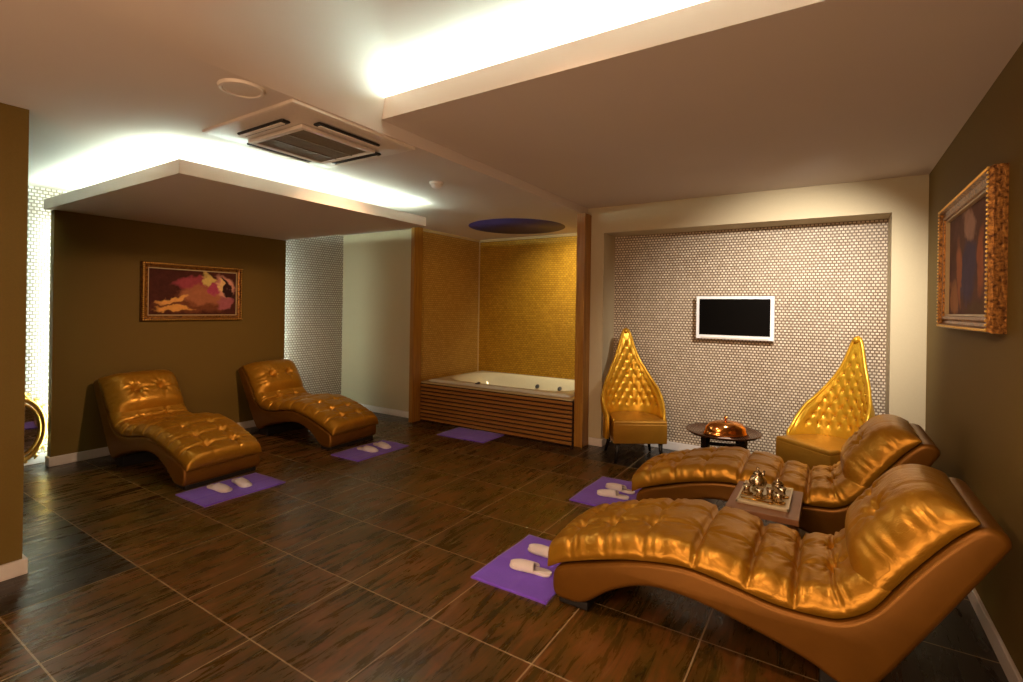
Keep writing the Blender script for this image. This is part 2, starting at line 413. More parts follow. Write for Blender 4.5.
# walls
struct('wall_right', MB().box(XR, XR+0.15, -4.2, 4.6, 0, 3.16), M['olive'])
struct('wall_back', MB().box(-4.2, 4.4, -4.35, -4.2, 0, 3.16), M['cream'])
wl = MB().box(XL-0.09, XL, -0.245, 2.20, 0, 2.485)
struct('wall_left', wl, M['olive'])
struct('wall_left_mosaic', MB().box(XM-0.1, XM, -4.2, YP, 0, ZC), M['mosaic_yz'])
struct('wall_cream', MB().box(XM-0.1, -1.50, YP, YP+0.1, 0, ZC), M['cream'])
struct('wall_column', MB().box(-1.3, -0.455, -4.2, -1.008, 0, ZC), M['olive'])
struct('wall_screen', MB().box(1.0, 1.264, YF, YN+0.06, 0, ZT).box(3.955, XR, YF, YN+0.06, 0, ZT).box(1.264, 3.955, YF, YN+0.06, 2.492, ZT), M['cream'])
struct('wall_niche', MB().box(1.264, 3.955, YN, YN+0.1, 0, 2.492), M['mosaic_xz'])
struct('wall_bath_back', MB().box(-1.5, 1.1, YB, YB+0.1, 0, ZC), M['gold_xz'])
struct('wall_bath_left', MB().box(-1.5, -1.40, YP, YB, 0, ZC), M['gold_yz'])
struct('wall_bath_right', MB().box(1.0, 1.09, YF+0.3, YB, 0, ZC), M['gold_yz'])
struct('trim_2', MB().box(-1.40, 1.0, YB-0.03, YB, ZC-0.035, ZC).box(-1.40, -1.37, YP, YB-0.03, ZC-0.035, ZC), M['stone'])
struct('trim_3', MB().box(-1.40, -1.385, YB-0.015, YB, 0.5, ZC-0.035), M['stone'])
# dropped left soffit (inverted L with the left wall panel)
struct('ceiling_left_soffit', MB().box(XL-0.09, -0.242, -0.30, 2.17, 2.481, 2.52).box(-0.262, -0.242, -0.30, 2.17, 2.52, 2.579).box(XL-0.09, -0.262, -0.30, -0.28, 2.52, 2.579).box(XL-0.09, -0.262, 2.15, 2.17, 2.52, 2.579), M['ceiling'])
# baseboards
def base(name, *boxes):
    m = MB()
    for b in boxes: m.box(*b, 0.004)
    struct(name, m, M['white'])
base('baseboard_left', (XL, XL+0.018, -0.263, 2.20, 0, 0.09), (XL-0.09, XL, -0.263, -0.245, 0, 0.09))
base('baseboard_mosaic', (XM, XM+0.018, -4.2, YP, 0, 0.09))
base('baseboard_cream', (XM+0.018, -1.41, YP-0.018, YP, 0, 0.09))
base('baseboard_column', (-0.455, -0.435, -4.2, -0.988, 0, 0.09), (-1.3, -0.455, -1.008, -0.988, 0, 0.09))
base('baseboard_screen', (1.115, 1.264, YF-0.018, YF, 0, 0.09), (1.264, 1.282, YF-0.018, YN, 0, 0.09), (1.282, 3.937, YN-0.018, YN, 0, 0.09), (3.937, 3.955, YF-0.018, YN, 0, 0.09), (3.955, XR, YF-0.018, YF, 0, 0.09))
base('baseboard_right', (XR-0.018, XR, -4.2, YF-0.018, 0, 0.09))

# LED strips
def strip(box, mat, label, grp='cove light strips'):
    o = MB().box(*box).build('led_strip', mat); tag(o, label, 'light strip', grp); return o
strip((1.12, 4.18, 0.336, 0.350, ZT+0.061, 2.945), M['led_top'], 'hidden cool white light strip along the cove edge above the screen area')
strip((XL+0.05, -0.34, -0.235, -0.22, 2.522, 2.580), M['led'], 'hidden cool white light strip on the left soffit, edge facing the entrance')
strip((-0.32, -0.305, -0.15, 2.05, 2.522, 2.580), M['led'], 'hidden cool white light strip on the left soffit, edge facing the room')
strip((XL-0.115, XL-0.10, -0.215, -0.20, 0.12, 2.45), M['led_v'], 'upright light strip behind the olive panel by the gilt mirror')
strip((XL-0.115, XL-0.10, 2.155, 2.17, 0.12, 2.45), M['led_v'], 'upright light strip behind the olive panel by the cream wall')

# ------------------------------------------------------------ bath
def bath():
    p = MB().box(-0.032, 0.032, 0, 0.17, 0, ZC-0.001, 0.004)
    o = p.build('wooden_post', M['post'], loc=(-1.375, 3.155, 0)); tag(o, 'honey wood post at the left end of the bath, beside the cream wall', 'post', 'bath posts')
    p = MB().box(-0.05, 0.056, 0, 0.178, 0, ZC-0.001, 0.004)
    o = p.build('wooden_post', M['post'], loc=(1.05, 3.38, 0)); tag(o, 'honey wood post at the right end of the bath, beside the screen wall', 'post', 'bath posts')
    # tub surround
    b = empty('whirlpool_bath', (-0.2, YP+0.70, 0.0), label='white whirlpool bath built into an orange brown slatted wooden surround', cat='bath')
    YO = -0.70
    m = MB(); n = 10
    for i in range(n):
        z0 = 0.015+i*0.0515
        m.box(-1.195, 1.19, YO-0.014, YO+0.012, z0, z0+0.033, 0.006)
    m.build('slat_panel', M['slat'], b)
    MB().box(-1.195, 1.19, YO+0.012, YO+0.03, 0.0, 0.525).build('backing_board', M['slat_dark'], b)
    lg = MB().box(-1.195, 1.19, YO-0.012, YO+0.06, 0.528, 0.548, 0.004).box(-1.195, -1.08, YO+0.06, 0.695, 0.528, 0.548, 0.004).box(1.04, 1.19, YO+0.06, 0.695, 0.528, 0.548, 0.004)
    lg.build('ledge', M['stone'], b)
    W2, D2 = 1.11, 0.645
    NX, NY = 72, 46
    def rim(a, bb):  # superellipse radius
        return (abs(a)**4+abs(bb)**4)**0.25
    v = []; f = []
    for j in range(NY+1):
        for i in range(NX+1):
            x = -1+2*i/NX; y = -1+2*j/NY
            # basin
            r = rim(x/0.90, (y)/0.84)
            k = max(0, min(1, (1.0-r)/0.38)); k = k*k*(3-2*k)
            z = 0.035-0.42*k
            # moulded seat at left end
            sl = max(0, min(1, (-0.25-x)/0.15)); z = z*(1-sl)+max(z, -0.17-0.25*max(0, (x+0.75)))*sl if sl > 0 else z
            e = max(abs(x), abs(y))
            if e > 0.985: z = 0.02
            v.append((x*W2, y*D2, z))
    for j in range(NY):
        for i in range(NX):
            a = j*(NX+1)+i; f.append((a, a+1, a+NX+2, a+NX+1))
    # outer lip
    k0 = len(v); ring = [i for i in range(NX+1)]+[(j*(NX+1)+NX) for j in range(1, NY+1)]+[(NY*(NX+1)+i) for i in range(NX-1, -1, -1)]+[j*(NX+1) for j in range(NY-1, 0, -1)]
    for i in ring: v.append((v[i][0], v[i][1], -0.0))
    L = len(ring)
    for i in range(L): f.append((ring[i], ring[(i+1) % L], k0+(i+1) % L, k0+i))
    v = [(p[0], p[1]+0.045, p[2]+0.54) for p in v]
    mesh_obj('tub_shell', v, f, M['acrylic'], b, True)
    for x, y, z in ((0.05, 0.50, -0.10), (0.42, 0.50, -0.10)):
        MB().lathe([(0.0, 0.0), (0.028, 0.0), (0.034, 0.012), (0.02, 0.02), (0.0, 0.022)], n=20).build('jet_nozzle', M['jet'], b, True, loc=(x, y, z+0.54), rot=(PI/2-0.5, 0, 0))
    MB().lathe([(0.0, 0), (0.035, 0), (0.035, 0.012), (0.0, 0.016)], n=20).build('control_button', M['jet'], b, True, loc=(-0.28, -0.555, 0.575))
    MB().lathe([(0.0, 0), (0.022, 0), (0.022, 0.02), (0.0, 0.026)], n=20).build('air_knob', M['jet'], b, True, loc=(-0.30, -0.50, 0.57))
    fc = empty('bath_mixer_tap', (0.90, 4.05, 0.585), label='chrome mixer tap on the right rim of the bath', cat='tap')
    MB().lathe([(0.0, 0), (0.028, 0), (0.022, 0.02), (0.018, 0.10), (0.0, 0.11)], n=20).build('tap_body', M['chrome'], fc, True)
    MB().tube([(0, 0, 0.08), (-0.04, 0, 0.14), (-0.10, 0, 0.15), (-0.15, 0, 0.12)], 0.011).build('spout', M['chrome'], fc, True)
    MB().tube([(0, 0, 0.10), (0.0, -0.02, 0.14), (-0.01, -0.08, 0.16)], 0.007).build('tap_handle', M['chrome'], fc, True)
bath()

# ------------------------------------------------------------ chaise longues
CW = 0.70
BODY = [(0.0, .12), (.015, .05), (.08, .036), (.19, .055), (.34, .165), (.53, .243), (.75, .243), (.99, .197), (1.19, .145), (1.29, .100), (1.36, .082), (1.43, .13), (1.55, .32), (1.68, .54), (1.79, .73), (1.815, .785), (1.79, .825), (1.73, .825), (1.65, .75), (1.55, .62), (1.47, .50), (1.41, .42), (1.33, .36), (1.25, .34), (1.08, .335), (.89, .365), (.69, .385), (.46, .350), (.25, .285), (.10, .235), (.02, .19)]
SEATPATH = [(-.03, .185), (.06, .235), (.16, .272), (.30, .318), (.46, .360), (.69, .395), (.89, .375), (1.08, .345), (1.25, .350), (1.33, .372), (1.41, .43), (1.475, .525)]
PILPATH = [(1.40, .44), (1.47, .52), (1.55, .635), (1.65, .765), (1.73, .845)]
def shell_loft(pts, W, r):
    n = len(pts)
    nor = []
    for i in range(n):
        a, b = pts[i-1], pts[(i+1) % n]; d = Vector((b[0]-a[0], b[1]-a[1])).normalized(); nor.append(Vector((-d[1], d[0])))
    # inward check by area sign
    A = sum(pts[i][0]*pts[(i+1) % n][1]-pts[(i+1) % n][0]*pts[i][1] for i in range(n))
    sg = 1 if A > 0 else -1
    rings = []
    K = 6
    for k in range(K+1):
        a = PI/2*k/K; rings.append((-W/2+r*(1-math.sin(a)) if False else -W/2+r*(1-math.cos(PI/2*k/K)), r*(1-math.sin(a))))
    rings += [(-y, d) for y, d in reversed(rings)]
    v = []; f = []
    for y, dd in rings:
        for i in range(n): v.append((pts[i][0]+nor[i][0]*dd*sg, y, pts[i][1]+nor[i][1]*dd*sg))
    for k in range(len(rings)-1):
        for i in range(n):
            j = (i+1) % n; f.append((k*n+i, k*n+j, (k+1)*n+j, (k+1)*n+i))
    from mathutils.geometry import tessellate_polygon
    for k0 in (0, (len(rings)-1)*n):
        for tri in tessellate_polygon([[Vector((v[k0+i][0], v[k0+i][2], 0)) for i in range(n)]]):
            f.append(tuple(k0+i for i in tri))
    return v, f
def cushion(path, W, T, rows, cols, ns, nt, deep=(), er=0.075, sr=0.075, seamd=0.019, tuft=0.052, endp=5, over=0.0, tip=0.45, sidedrop=0.0):
    P = catmull(path, False, 12); L = [0.0]
    for a, b in zip(P, P[1:]): L.append(L[-1]+math.hypot(b[0]-a[0], b[1]-a[1]))
    tot = L[-1]
    def at(s):
        s = max(0, min(tot, s)); i = 0
        while i < len(L)-2 and L[i+1] < s: i += 1
        t = (s-L[i])/(L[i+1]-L[i]); a, b = P[i], P[i+1]
        return Vector((a[0]+(b[0]-a[0])*t, a[1]+(b[1]-a[1])*t))
    def nrm(s):
        a, b = at(s-0.05), at(s+0.05); d = (b-a).normalized(); return Vector((-d[1], d[0]))
    v = []; f = []
    ts = [-math.cos(PI*j/nt) for j in range(nt+1)]
    ts = [0.5*t+0.5*(-1+2*j/nt) for j, t in enumerate(ts)]
    us = [0.5*(-math.cos(PI*i/ns))+0.5*(-1+2*i/ns) for i in range(ns+1)]
    def h(s, u, t):
        de = min(1.0, (1-abs(u))/2*tot/er); dt_ = min(1.0, (1-abs(t))*W/2/sr)
        e = math.sqrt(max(0, 1-(1-de)**2))*math.sqrt(max(0, 1-(1-dt_)**2))*(1-0.22*t*t)
        z = T*e
        dip = 0
        for k, rs in enumerate(rows):
            ds = s-rs
            w = 0.010 if rs in deep else 0.016
            dep = seamd*(2.3 if rs in deep else 0.9)
            dip += dep*math.exp(-(ds/w)**2)*(1.0 if rs in deep else 0.75)
            if rs in deep: dip += 0.016*math.exp(-(ds/0.05)**2)
            for c in cols:
                dt = (t-c)*W/2; d2 = ds*ds+dt*dt
                if rs not in deep:
                    dip += tuft*math.exp(-d2/(0.034**2))
                if d2 < 0.16**2:
                    an = math.atan2(dt, ds); dd = math.sqrt(d2)
                    dip += 0.0060*math.sin(an*9+k*1.7+c*5)*math.exp(-((dd-0.055)/0.040)**2)
        for c in cols:
            dip += seamd*0.55*math.exp(-(((t-c)*W/2)/0.016)**2)
        # edge gathers
        dip += 0.007*max(0, abs(t)-0.62)/0.38*math.sin(s*95+math.sin(s*31)*2)
        return z-dip*e**0.6
    for i, u in enumerate(us):
        s = (u+1)/2*tot; p, n = at(s), nrm(s)
        for j, t in enumerate(ts):
            hh = h(s, u, t); q = p+n*hh
            bulge = 1+over*max(0, 1-abs(u)**6)
            v.append((q[0], t*W/2*bulge, q[1]))
    m = nt+1; k0 = len(v); idx = {}
    for i, u in enumerate(us):
        s = (u+1)/2*tot; p, n = at(s), nrm(s)
        for j, t in enumerate(ts):
            if i in (0, ns) or j in (0, nt): idx[(i, j)] = i*m+j; continue
            q = p-n*0.004*1; idx[(i, j)] = len(v); v.append((q[0], t*W/2, q[1]))
    for i in range(ns):
        for j in range(nt):
            a = i*m+j; f.append((a, a+1, a+m+1, a+m)); f.append((idx[(i, j)], idx[(i+1, j)], idx[(i+1, j+1)], idx[(i, j+1)]))
    return v, f
def make_chaise():
    t = empty('chaise_longue', (0, 0, 0))
    v, f = shell_loft(catmull(BODY, True, 4), CW, 0.026)
    auto_smooth(mesh_obj('body_shell', v, f, M['leather_body'], t), 50)
    rows = [0.17, 0.36, 0.57, 0.80, 1.03, 1.22, 1.40]
    v, f = cushion(SEATPATH, CW-0.012, 0.125, rows, (-0.34, 0.34), 180, 76, deep=(0.80, 1.03, 1.22), over=0.02)
    mesh_obj('seat_cushion', v, f, M['leather'], t, True)
    v, f = cushion(PILPATH, CW-0.02, 0.185, [0.27], (-0.34, 0.34), 70, 70, tuft=0.06, seamd=0.006, er=0.16, sr=0.15, over=0.01)
    mesh_obj('head_cushion', v, f, M['leather'], t, True)
    MB().box(0.03, 0.20, -CW/2+0.03, CW/2-0.03, 0, 0.045, 0.01).build('front_plinth', M['rubber'], t)
    MB().box(1.24, 1.42, -CW/2+0.05, CW/2-0.05, 0, 0.11, 0.01).build('rear_plinth', M['rubber'], t)
    return t
def place(o, loc, rz, label, group=None, sc=None):
    o.location = loc; o.rotation_euler = (0, 0, rz); o['label'] = label
    if group: o['group'] = group
    if sc: o.scale = sc
    return o
ch = make_chaise(); ch['category'] = 'chaise longue'
G = 'bronze gold chaise longues'
place(ch, (2.25, 0.82, 0), 0, 'bronze gold tufted chaise longue nearest the camera, head against the right wall', G)
place(copy_tree(ch), (2.25, 2.20, 0), 0, 'bronze gold tufted chaise longue behind the little tray table, head at the right wall', G)
place(copy_tree(ch), (-1.09, 0.49, 0), PI+0.05, 'bronze gold tufted chaise longue under the framed painting on the left wall', G, (0.94, 1, 0.97))
place(copy_tree(ch), (-1.09, 1.96, 0), PI+0.05, 'bronze gold tufted chaise longue at the far left, beside the lit mosaic strip', G, (0.94, 1, 0.97))

# ------------------------------------------------------------ tufted chairs
TOP = [(0, 1.0), (.05, .985), (.10, .92), (.16, .80), (.23, .69), (.31, .60), (.43, .50), (.55, .41), (.68, .31), (.80, .18), (.90, .08), (1.0, .015)]
def make_chair():
    t = empty('tufted_chair', (0, 0, 0))
    SZ = 0.445; H = 0.93
    # seat block: trapezoid with rounded back (front at -y)
    out = []
    for a in range(0, 181, 12):
        r = math.radians(a); out.append((0.25*math.cos(r), 0.03+0.21*math.sin(r)))
    out += [(-0.28, -0.30), (0.28, -0.30)]
    m = MB().prism(out, 0.205, SZ-0.035, 0.012)
    auto_smooth(m.build('seat', M['satin_seat'], t), 35)
    o2 = [(x*1.0, y) for x, y in out]
    m = MB(); bm = bmesh.new()
    m.prism([(x*0.995, y*0.995) for x, y in out], SZ-0.055, SZ, 0.022)
    auto_smooth(m.build('seat_cushion', M['satin_seat'], t), 60)
    # back shell
    NU, NV = 96, 60
    def plan(u, z, off):
        # u in -1..1 : angle around the back, ends run forward
        a = u*math.radians(102)
        rx, ry = 0.285+off, 0.255+off
        x = rx*math.sin(a); y = 0.02+ry*math.cos(a)
        hz = max(0, (z-SZ)/H)
        y += 0.05*hz**1.6*max(0, math.cos(a))+0.02*hz
        fl = 1+0.13*math.sin(min(1, hz*2.2)*PI)*(1-hz)
        if abs(u) > 0.6: y -= (abs(u)-0.6)*0.24; x *= 1+0.12*(abs(u)-0.6)
        return Vector((x*fl, y, z))
    def zt(u): return SZ+H*lerp_tab(TOP, abs(u))
    btn = []
    rows = 12; dz = 0.082; da = 0.088
    for r in range(rows):
        z = SZ+0.10+r*dz
        for c in range(-6, 7):
            s = (c+(0.5 if r % 2 else 0))*da; u = s/(0.285*math.radians(102))
            if abs(u) < 0.80 and z < zt(u)-0.045 and z < zt(abs(u)+0.10)-0.0+0.03: btn.append((s, z, u))
    def inner_off(u, z, v):
        s = u*0.285*math.radians(102); d = 0
        for bs, bz, bu in btn:
            q = ((s-bs)**2+(z-bz)**2)
            if q < 0.02: d += 0.020*math.exp(-q/(0.019**2))
        # diamond pleats
        p = (s/da+(z-SZ-0.10)/dz/2); q = (s/da-(z-SZ-0.10)/dz/2)
        fr = lambda x: abs(x-round(x))
        if z > SZ+0.06: d += 0.006*math.exp(-(fr(p)/0.07)**2)+0.006*math.exp(-(fr(q)/0.07)**2)
        e = min(1, (1-v)*7, (1-abs(u))*10)
        return -0.018*e + d*e
    vin = []; vout = []
    us = [math.copysign(abs(-1+2*i/NU)**1.35, -1+2*i/NU) for i in range(NU+1)]
    for u in us:
        top = zt(u)
        for j in range(NV+1):
            v = j/NV; z = 0.215+(top-0.215)*v
            vin.append(plan(u, z, inner_off(u, z, v))); vout.append(plan(u, z, 0.038*(0.55+0.45*min(1, (1-v)*5))))
    m_ = NV+1; N = len(vin); V = vin+vout; F = []
    for i in range(NU):
        for j in range(NV):
            a = i*m_+j; F.append((a, a+1, a+m_+1, a+m_)); F.append((N+a, N+a+m_, N+a+m_+1, N+a+1))
        a = i*m_+NV; F.append((a, a+m_, N+a+m_, N+a)); a = i*m_; F.append((a, N+a, N+a+m_, a+m_))
    for i in (0, NU):
        for j in range(NV):
            a = i*m_+j; F.append((a, a+1, N+a+1, N+a))
    auto_smooth(mesh_obj('backrest', V, F, M['satin'], t), 60)
    pts = []
    for u in us: pts.append(plan(u, zt(u), 0.008))
    ends0 = [plan(-1, z, 0.008) for z in (0.23, 0.33)]; ends1 = [plan(1, z, 0.008) for z in (0.33, 0.23)]
    MB().tube(ends0+pts+ends1, 0.017, 8).build('piping', M['satin'], t, True)
    bme = None
    for bs, bz, bu in btn:
        p = plan(bu, bz, 0.000)
        if bme is None:
            b = MB().lathe([(0.0, -0.006), (0.007, -0.004), (0.0095, 0.0), (0.007, 0.004), (0.0, 0.006)], n=10).build('button', M['satin_seat'], t, True, loc=p); bme = b
        else:
            b = bme.copy(); C.objects.link(b); b.parent = t; b.location = p
    MB().lathe([(0.0, -0.03), (0.02, -0.022), (0.028, 0.0), (0.02, 0.022), (0.0, 0.03)], n=16).build('finial_knob', M['satin'], t, True, loc=plan(0, SZ+H-0.02, 0.0)+Vector((0, -0.01, 0)))
    for sx, sy in ((-1, -1), (1, -1), (-1, 1), (1, 1)):
        x, y = sx*0.225, (-0.255 if sy < 0 else 0.16)
        MB().tube([(x, y, 0.215), (x+sx*0.005, y+sy*0.005, 0.12), (x+sx*0.03, y+sy*0.035, 0.0)], [0.024, 0.021, 0.014], 8).build('leg', M['black'], t, True)
    return t
cc = make_chair(); cc['category'] = 'chair'
G2 = 'tall backed golden chairs'
def face(dx, dy): return math.atan2(dx, -dy)
place(cc, (1.69, 3.42, 0), face(0.56, -0.83), 'golden tufted chair with a pointed back, left of the round table', G2)
place(copy_tree(cc), (3.50, 3.40, 0), face(-0.64, -0.77), 'golden tufted chair with a pointed back, right of the round table near the right wall', G2)

# ------------------------------------------------------------ round table, cloche
t = empty('round_table', (2.69, 2.99, 0), label='low round table with a dark metal tray top on black legs, between the golden chairs', cat='table')
MB().lathe([(0.0, 0.485), (0.285, 0.485), (0.30, 0.497), (0.322, 0.505), (0.322, 0.497), (0.30, 0.478), (0.0, 0.470)], n=48).build('tray_top', M['darktray'], t, True)
for k in range(4):
    a = PI/4+k*PI/2+0.25
    c, s = math.cos(a), math.sin(a)
    MB().box(-0.028, 0.028, -0.02, 0.02, 0, 0.47, 0.004).build('leg', M['black'], t, loc=(0.215*c, 0.215*s, 0), rot=(0, 0, a))
m = MB()
for k in range(4):
    a = PI/4+k*PI/2+0.25; b = a+PI/2
    m.tube([(0.215*math.cos(a), 0.215*math.sin(a), 0.41), (0.215*math.cos(b), 0.215*math.sin(b), 0.41)], 0.016, 6)
m.build('apron', M['black'], t)
c = empty('copper_cloche', (2.72, 2.93, 0.4865), 0.55, label='shiny oval copper dish cover with a knob on the round table', cat='dish cover')
MB().lathe([(0.195, 0.0), (0.20, 0.006), (0.185, 0.018), (0.182, 0.035), (0.172, 0.068), (0.145, 0.098), (0.10, 0.115), (0.04, 0.122), (0.0, 0.123)], n=48, sy=0.66).build('cover', M['copper'], c, True)
MB().lathe([(0.0, 0.12), (0.012, 0.122), (0.008, 0.135), (0.018, 0.148), (0.013, 0.160), (0.0, 0.163)], n=20).build('knob', M['copper'], c, True)
cd = MB().box(-0.05, 0.05, -0.03, 0.03, 0, 0.003).build('paper_card', M['tvframe'], loc=(2.745, 2.745, 0.4865), rot=(0, 0, 0.5)); tag(cd, 'small white card lying before the copper dish cover', 'card')

# ------------------------------------------------------------ tray table with tea set
t = empty('side_table', (3.19, 1.50, 0), 0.0, label='small rosy brown tray table between the two right chaise longues', cat='table')
MB().box(-0.19, 0.19, -0.275, 0.255, 0.415, 0.45, 0.004).build('tabletop', M['woodtop'], t)
MB().box(-0.17, -0.14, -0.22, 0.20, 0, 0.415, 0.003).build('side_panel', M['woodtop'], t)
MB().box(0.14, 0.17, -0.22, 0.20, 0, 0.415, 0.003).build('side_panel', M['woodtop'], t)
tr = empty('tea_tray', (3.185, 1.52, 0.4505), 0.0, label='pale rectangular serving tray on the small table', cat='tray')
MB().box(-0.135, 0.135, -0.20, 0.20, 0, 0.010, 0.003).build('tray_base', M['traywhite'], tr)
mm = MB(); mm.box(-0.14, -0.128, -0.205, 0.205, 0.008, 0.022, 0.002).box(0.128, 0.14, -0.205, 0.205, 0.008, 0.022, 0.002).box(-0.14, 0.14, -0.205, -0.193, 0.008, 0.022, 0.002).box(-0.14, 0.14, 0.193, 0.205, 0.008, 0.022, 0.002)
mm.build('tray_rim', M['traywhite'], tr)
tp = empty('teapot', (3.135, 1.575, 0.4612), 1.2, label='tall tarnished silver teapot at the back of the tray', cat='teapot')
MB().lathe([(0.0, 0), (0.032, 0), (0.036, 0.008), (0.028, 0.016), (0.046, 0.035), (0.054, 0.060), (0.044, 0.085), (0.028, 0.10), (0.030, 0.106)], n=28).build('pot_body', M['silver'], tp, True)
MB().lathe([(0.031, 0.106), (0.024, 0.120), (0.010, 0.128), (0.005, 0.134), (0.010, 0.141), (0.006, 0.149), (0.0, 0.151)], n=24).build('lid', M['silver'], tp, True)
MB().tube([(0.045, 0, 0.055), (0.065, 0, 0.075), (0.073, 0, 0.100), (0.082, 0, 0.112)], [0.012, 0.009, 0.007, 0.006], 10).build('spout', M['silver'], tp, True)
MB().tube([(-0.03, 0, 0.10), (-0.065, 0, 0.108), (-0.085, 0, 0.085), (-0.075, 0, 0.05), (-0.05, 0, 0.04)], 0.005, 8).build('handle', M['silver'], tp, True)
sb = empty('sugar_bowl', (3.245, 1.61, 0.4612), label='lidded tarnished silver sugar bowl beside the teapot', cat='bowl')
MB().lathe([(0.0, 0), (0.022, 0), (0.018, 0.01), (0.034, 0.028), (0.038, 0.048), (0.034, 0.058)], n=24).build('bowl', M['silver'], sb, True)
MB().lathe([(0.035, 0.058), (0.024, 0.072), (0.006, 0.078), (0.008, 0.088), (0.0, 0.093)], n=24).build('lid', M['silver'], sb, True)
def make_cup():
    k = empty('tea_glass', (0, 0, 0)); k['category'] = 'tea glass'
    MB().lathe([(0.0, 0), (0.020, 0.0), (0.036, 0.006), (0.038, 0.010), (0.018, 0.006), (0.0, 0.006)], n=24).build('saucer', M['brass'], k, True)
    MB().lathe([(0.0, 0.008), (0.017, 0.008), (0.022, 0.020), (0.017, 0.038), (0.024, 0.062), (0.022, 0.062), (0.015, 0.038), (0.0, 0.012)], n=24).build('cup', M['silver'], k, True)
    return k
k0 = make_cup(); first = True
for x, y, lb in ((3.085, 1.47, 'small ornate tea glass left of the teapot, at the tray corner'), (3.160, 1.435, 'small ornate tea glass in front of the teapot'), (3.215, 1.47, 'small ornate tea glass in front of the sugar bowl'), (3.265, 1.41, 'small ornate tea glass at the front right of the tray'), (3.275, 1.53, 'small ornate tea glass at the right edge of the tray')):
    o = k0 if first else copy_tree(k0); first = False
    place(o, (x, y, 0.4612), 0, lb, 'tea glasses on the tray')
o = MB().tube([(-0.085, 0, 0.008), (0.06, 0, 0.008)], 0.0055, 8).lathe([(0.0, 0.0), (0.016, 0.002), (0.018, 0.007), (0.0, 0.004)], (0.075, 0, 0.003), 16).build('brass_spoon', M['brass'], smooth=True, loc=(3.15, 1.375, 0.4605), rot=(0, 0, -0.02))
tag(o, 'long brass spoon along the front edge of the tray', 'spoon')

# ------------------------------------------------------------ mats and slippers
def towel(loc, sx, sy, rz, label, fold=0.0):
    nx, ny = 30, 40; v = []; f = []
    for k, zb in ((0, 0.0), (1, 0.007)):
        for j in range(ny+1):
            for i in range(nx+1):
                x = (-0.5+i/nx)*sx; y = (-0.5+j/ny)*sy
                z = zb
                if k: z += 0.0014*math.sin(x*17+y*5)+0.0012*math.sin(y*13-x*4)+0.0035*math.exp(-((x-0.02)/0.012)**2)+0.0025*math.exp(-((y+0.05)/0.012)**2)+0.0015
                v.append((x+0.004*math.sin(y*9), y+0.004*math.sin(x*8), z))
    N = (nx+1)*(ny+1)
    for j in range(ny):
        for i in range(nx):
            a = j*(nx+1)+i; f.append((a, a+nx+1, a+nx+2, a+1)); f.append((N+a, N+a+1, N+a+nx+2, N+a+nx+1))
    for i in range(nx):
        for a, b in ((i, i+1), (ny*(nx+1)+i+1, ny*(nx+1)+i)): f.append((a, b, N+b, N+a))
    for j in range(ny):
        for a, b in ((j*(nx+1)+nx, (j+1)*(nx+1)+nx), ((j+1)*(nx+1), j*(nx+1))): f.append((a, b, N+b, N+a))
    o = mesh_obj('towel_mat', v, f, M['towel'], None, True, loc, (0, 0, rz))
    return tag(o, label, 'mat', 'violet towel mats')
towel((-0.83, 0.42, 0.0005), 0.46, 0.69, 0.0, 'violet towel mat at the foot of the chaise under the painting')
towel((-0.76, 1.91, 0.0005), 0.42, 0.74, 0.0, 'violet towel mat at the foot of the far left chaise')
towel((-0.28, 3.09, 0.0005), 0.70, 0.46, 0.03, 'bare violet towel mat on the floor in front of the bath')
towel((1.99, 0.765, 0.0005), 0.50, 0.68, 0.0, 'violet towel mat at the foot of the nearest chaise')
towel((1.95, 2.21, 0.0005), 0.52, 0.72, 0.0, 'violet towel mat at the foot of the chaise behind the tray table')
def make_slipper():
    s = empty('slipper', (0, 0, 0)); s['category'] = 'slipper'
    out = []
    ctrl = [(-0.135, 0), (-0.125, 0.028), (-0.09, 0.036), (-0.03, 0.034), (0.03, 0.042), (0.09, 0.050), (0.125, 0.038), (0.140, 0.006), (0.130, -0.028), (0.09, -0.044), (0.03, -0.042), (-0.03, -0.034), (-0.09, -0.036), (-0.125, -0.028)]
    MB().prism(catmull(ctrl, True, 3), 0.0, 0.014, 0.004).build('sole', M['terry'], s, True)
    v = []; f = []; nu, nv = 14, 16
    def halfw(x):
        return 0.047*math.sqrt(max(0.0, 1-max(0, (x-0.03)/0.112)**2)) if x > 0.03 else 0.045
    for side, off in ((0, 0.0), (1, -0.005)):
        for i in range(nu+1):
            x = -0.02+0.158*i/nu
            for j in range(nv+1):
                a = PI*j/nv; x2 = x-0.02*(1-math.sin(a))*0 + (0.018*abs(math.cos(a))*(-1) if i == 0 else 0)
                hw = halfw(x)+off; hh = (0.036*math.sqrt(max(0.02, 1-(max(0, x)/0.150)**2))+off)
                v.append((x2, hw*math.cos(a), 0.012+max(0.0, hh)*math.sin(a)))
    m = nv+1; N = (nu+1)*m
    for i in range(nu):
        for j in range(nv):
            a = i*m+j; f.append((a, a+1, a+m+1, a+m)); f.append((N+a, N+a+m, N+a+m+1, N+a+1))
    for j in range(nv): f.append((j, j+1, N+j+1, N+j)); a = nu*m+j; f.append((a, a+1, N+a+1, N+a))
    mesh_obj('upper', v, f, M['terry'], s, True)
    return s
sl = make_slipper(); first = True
ZS = 0.013
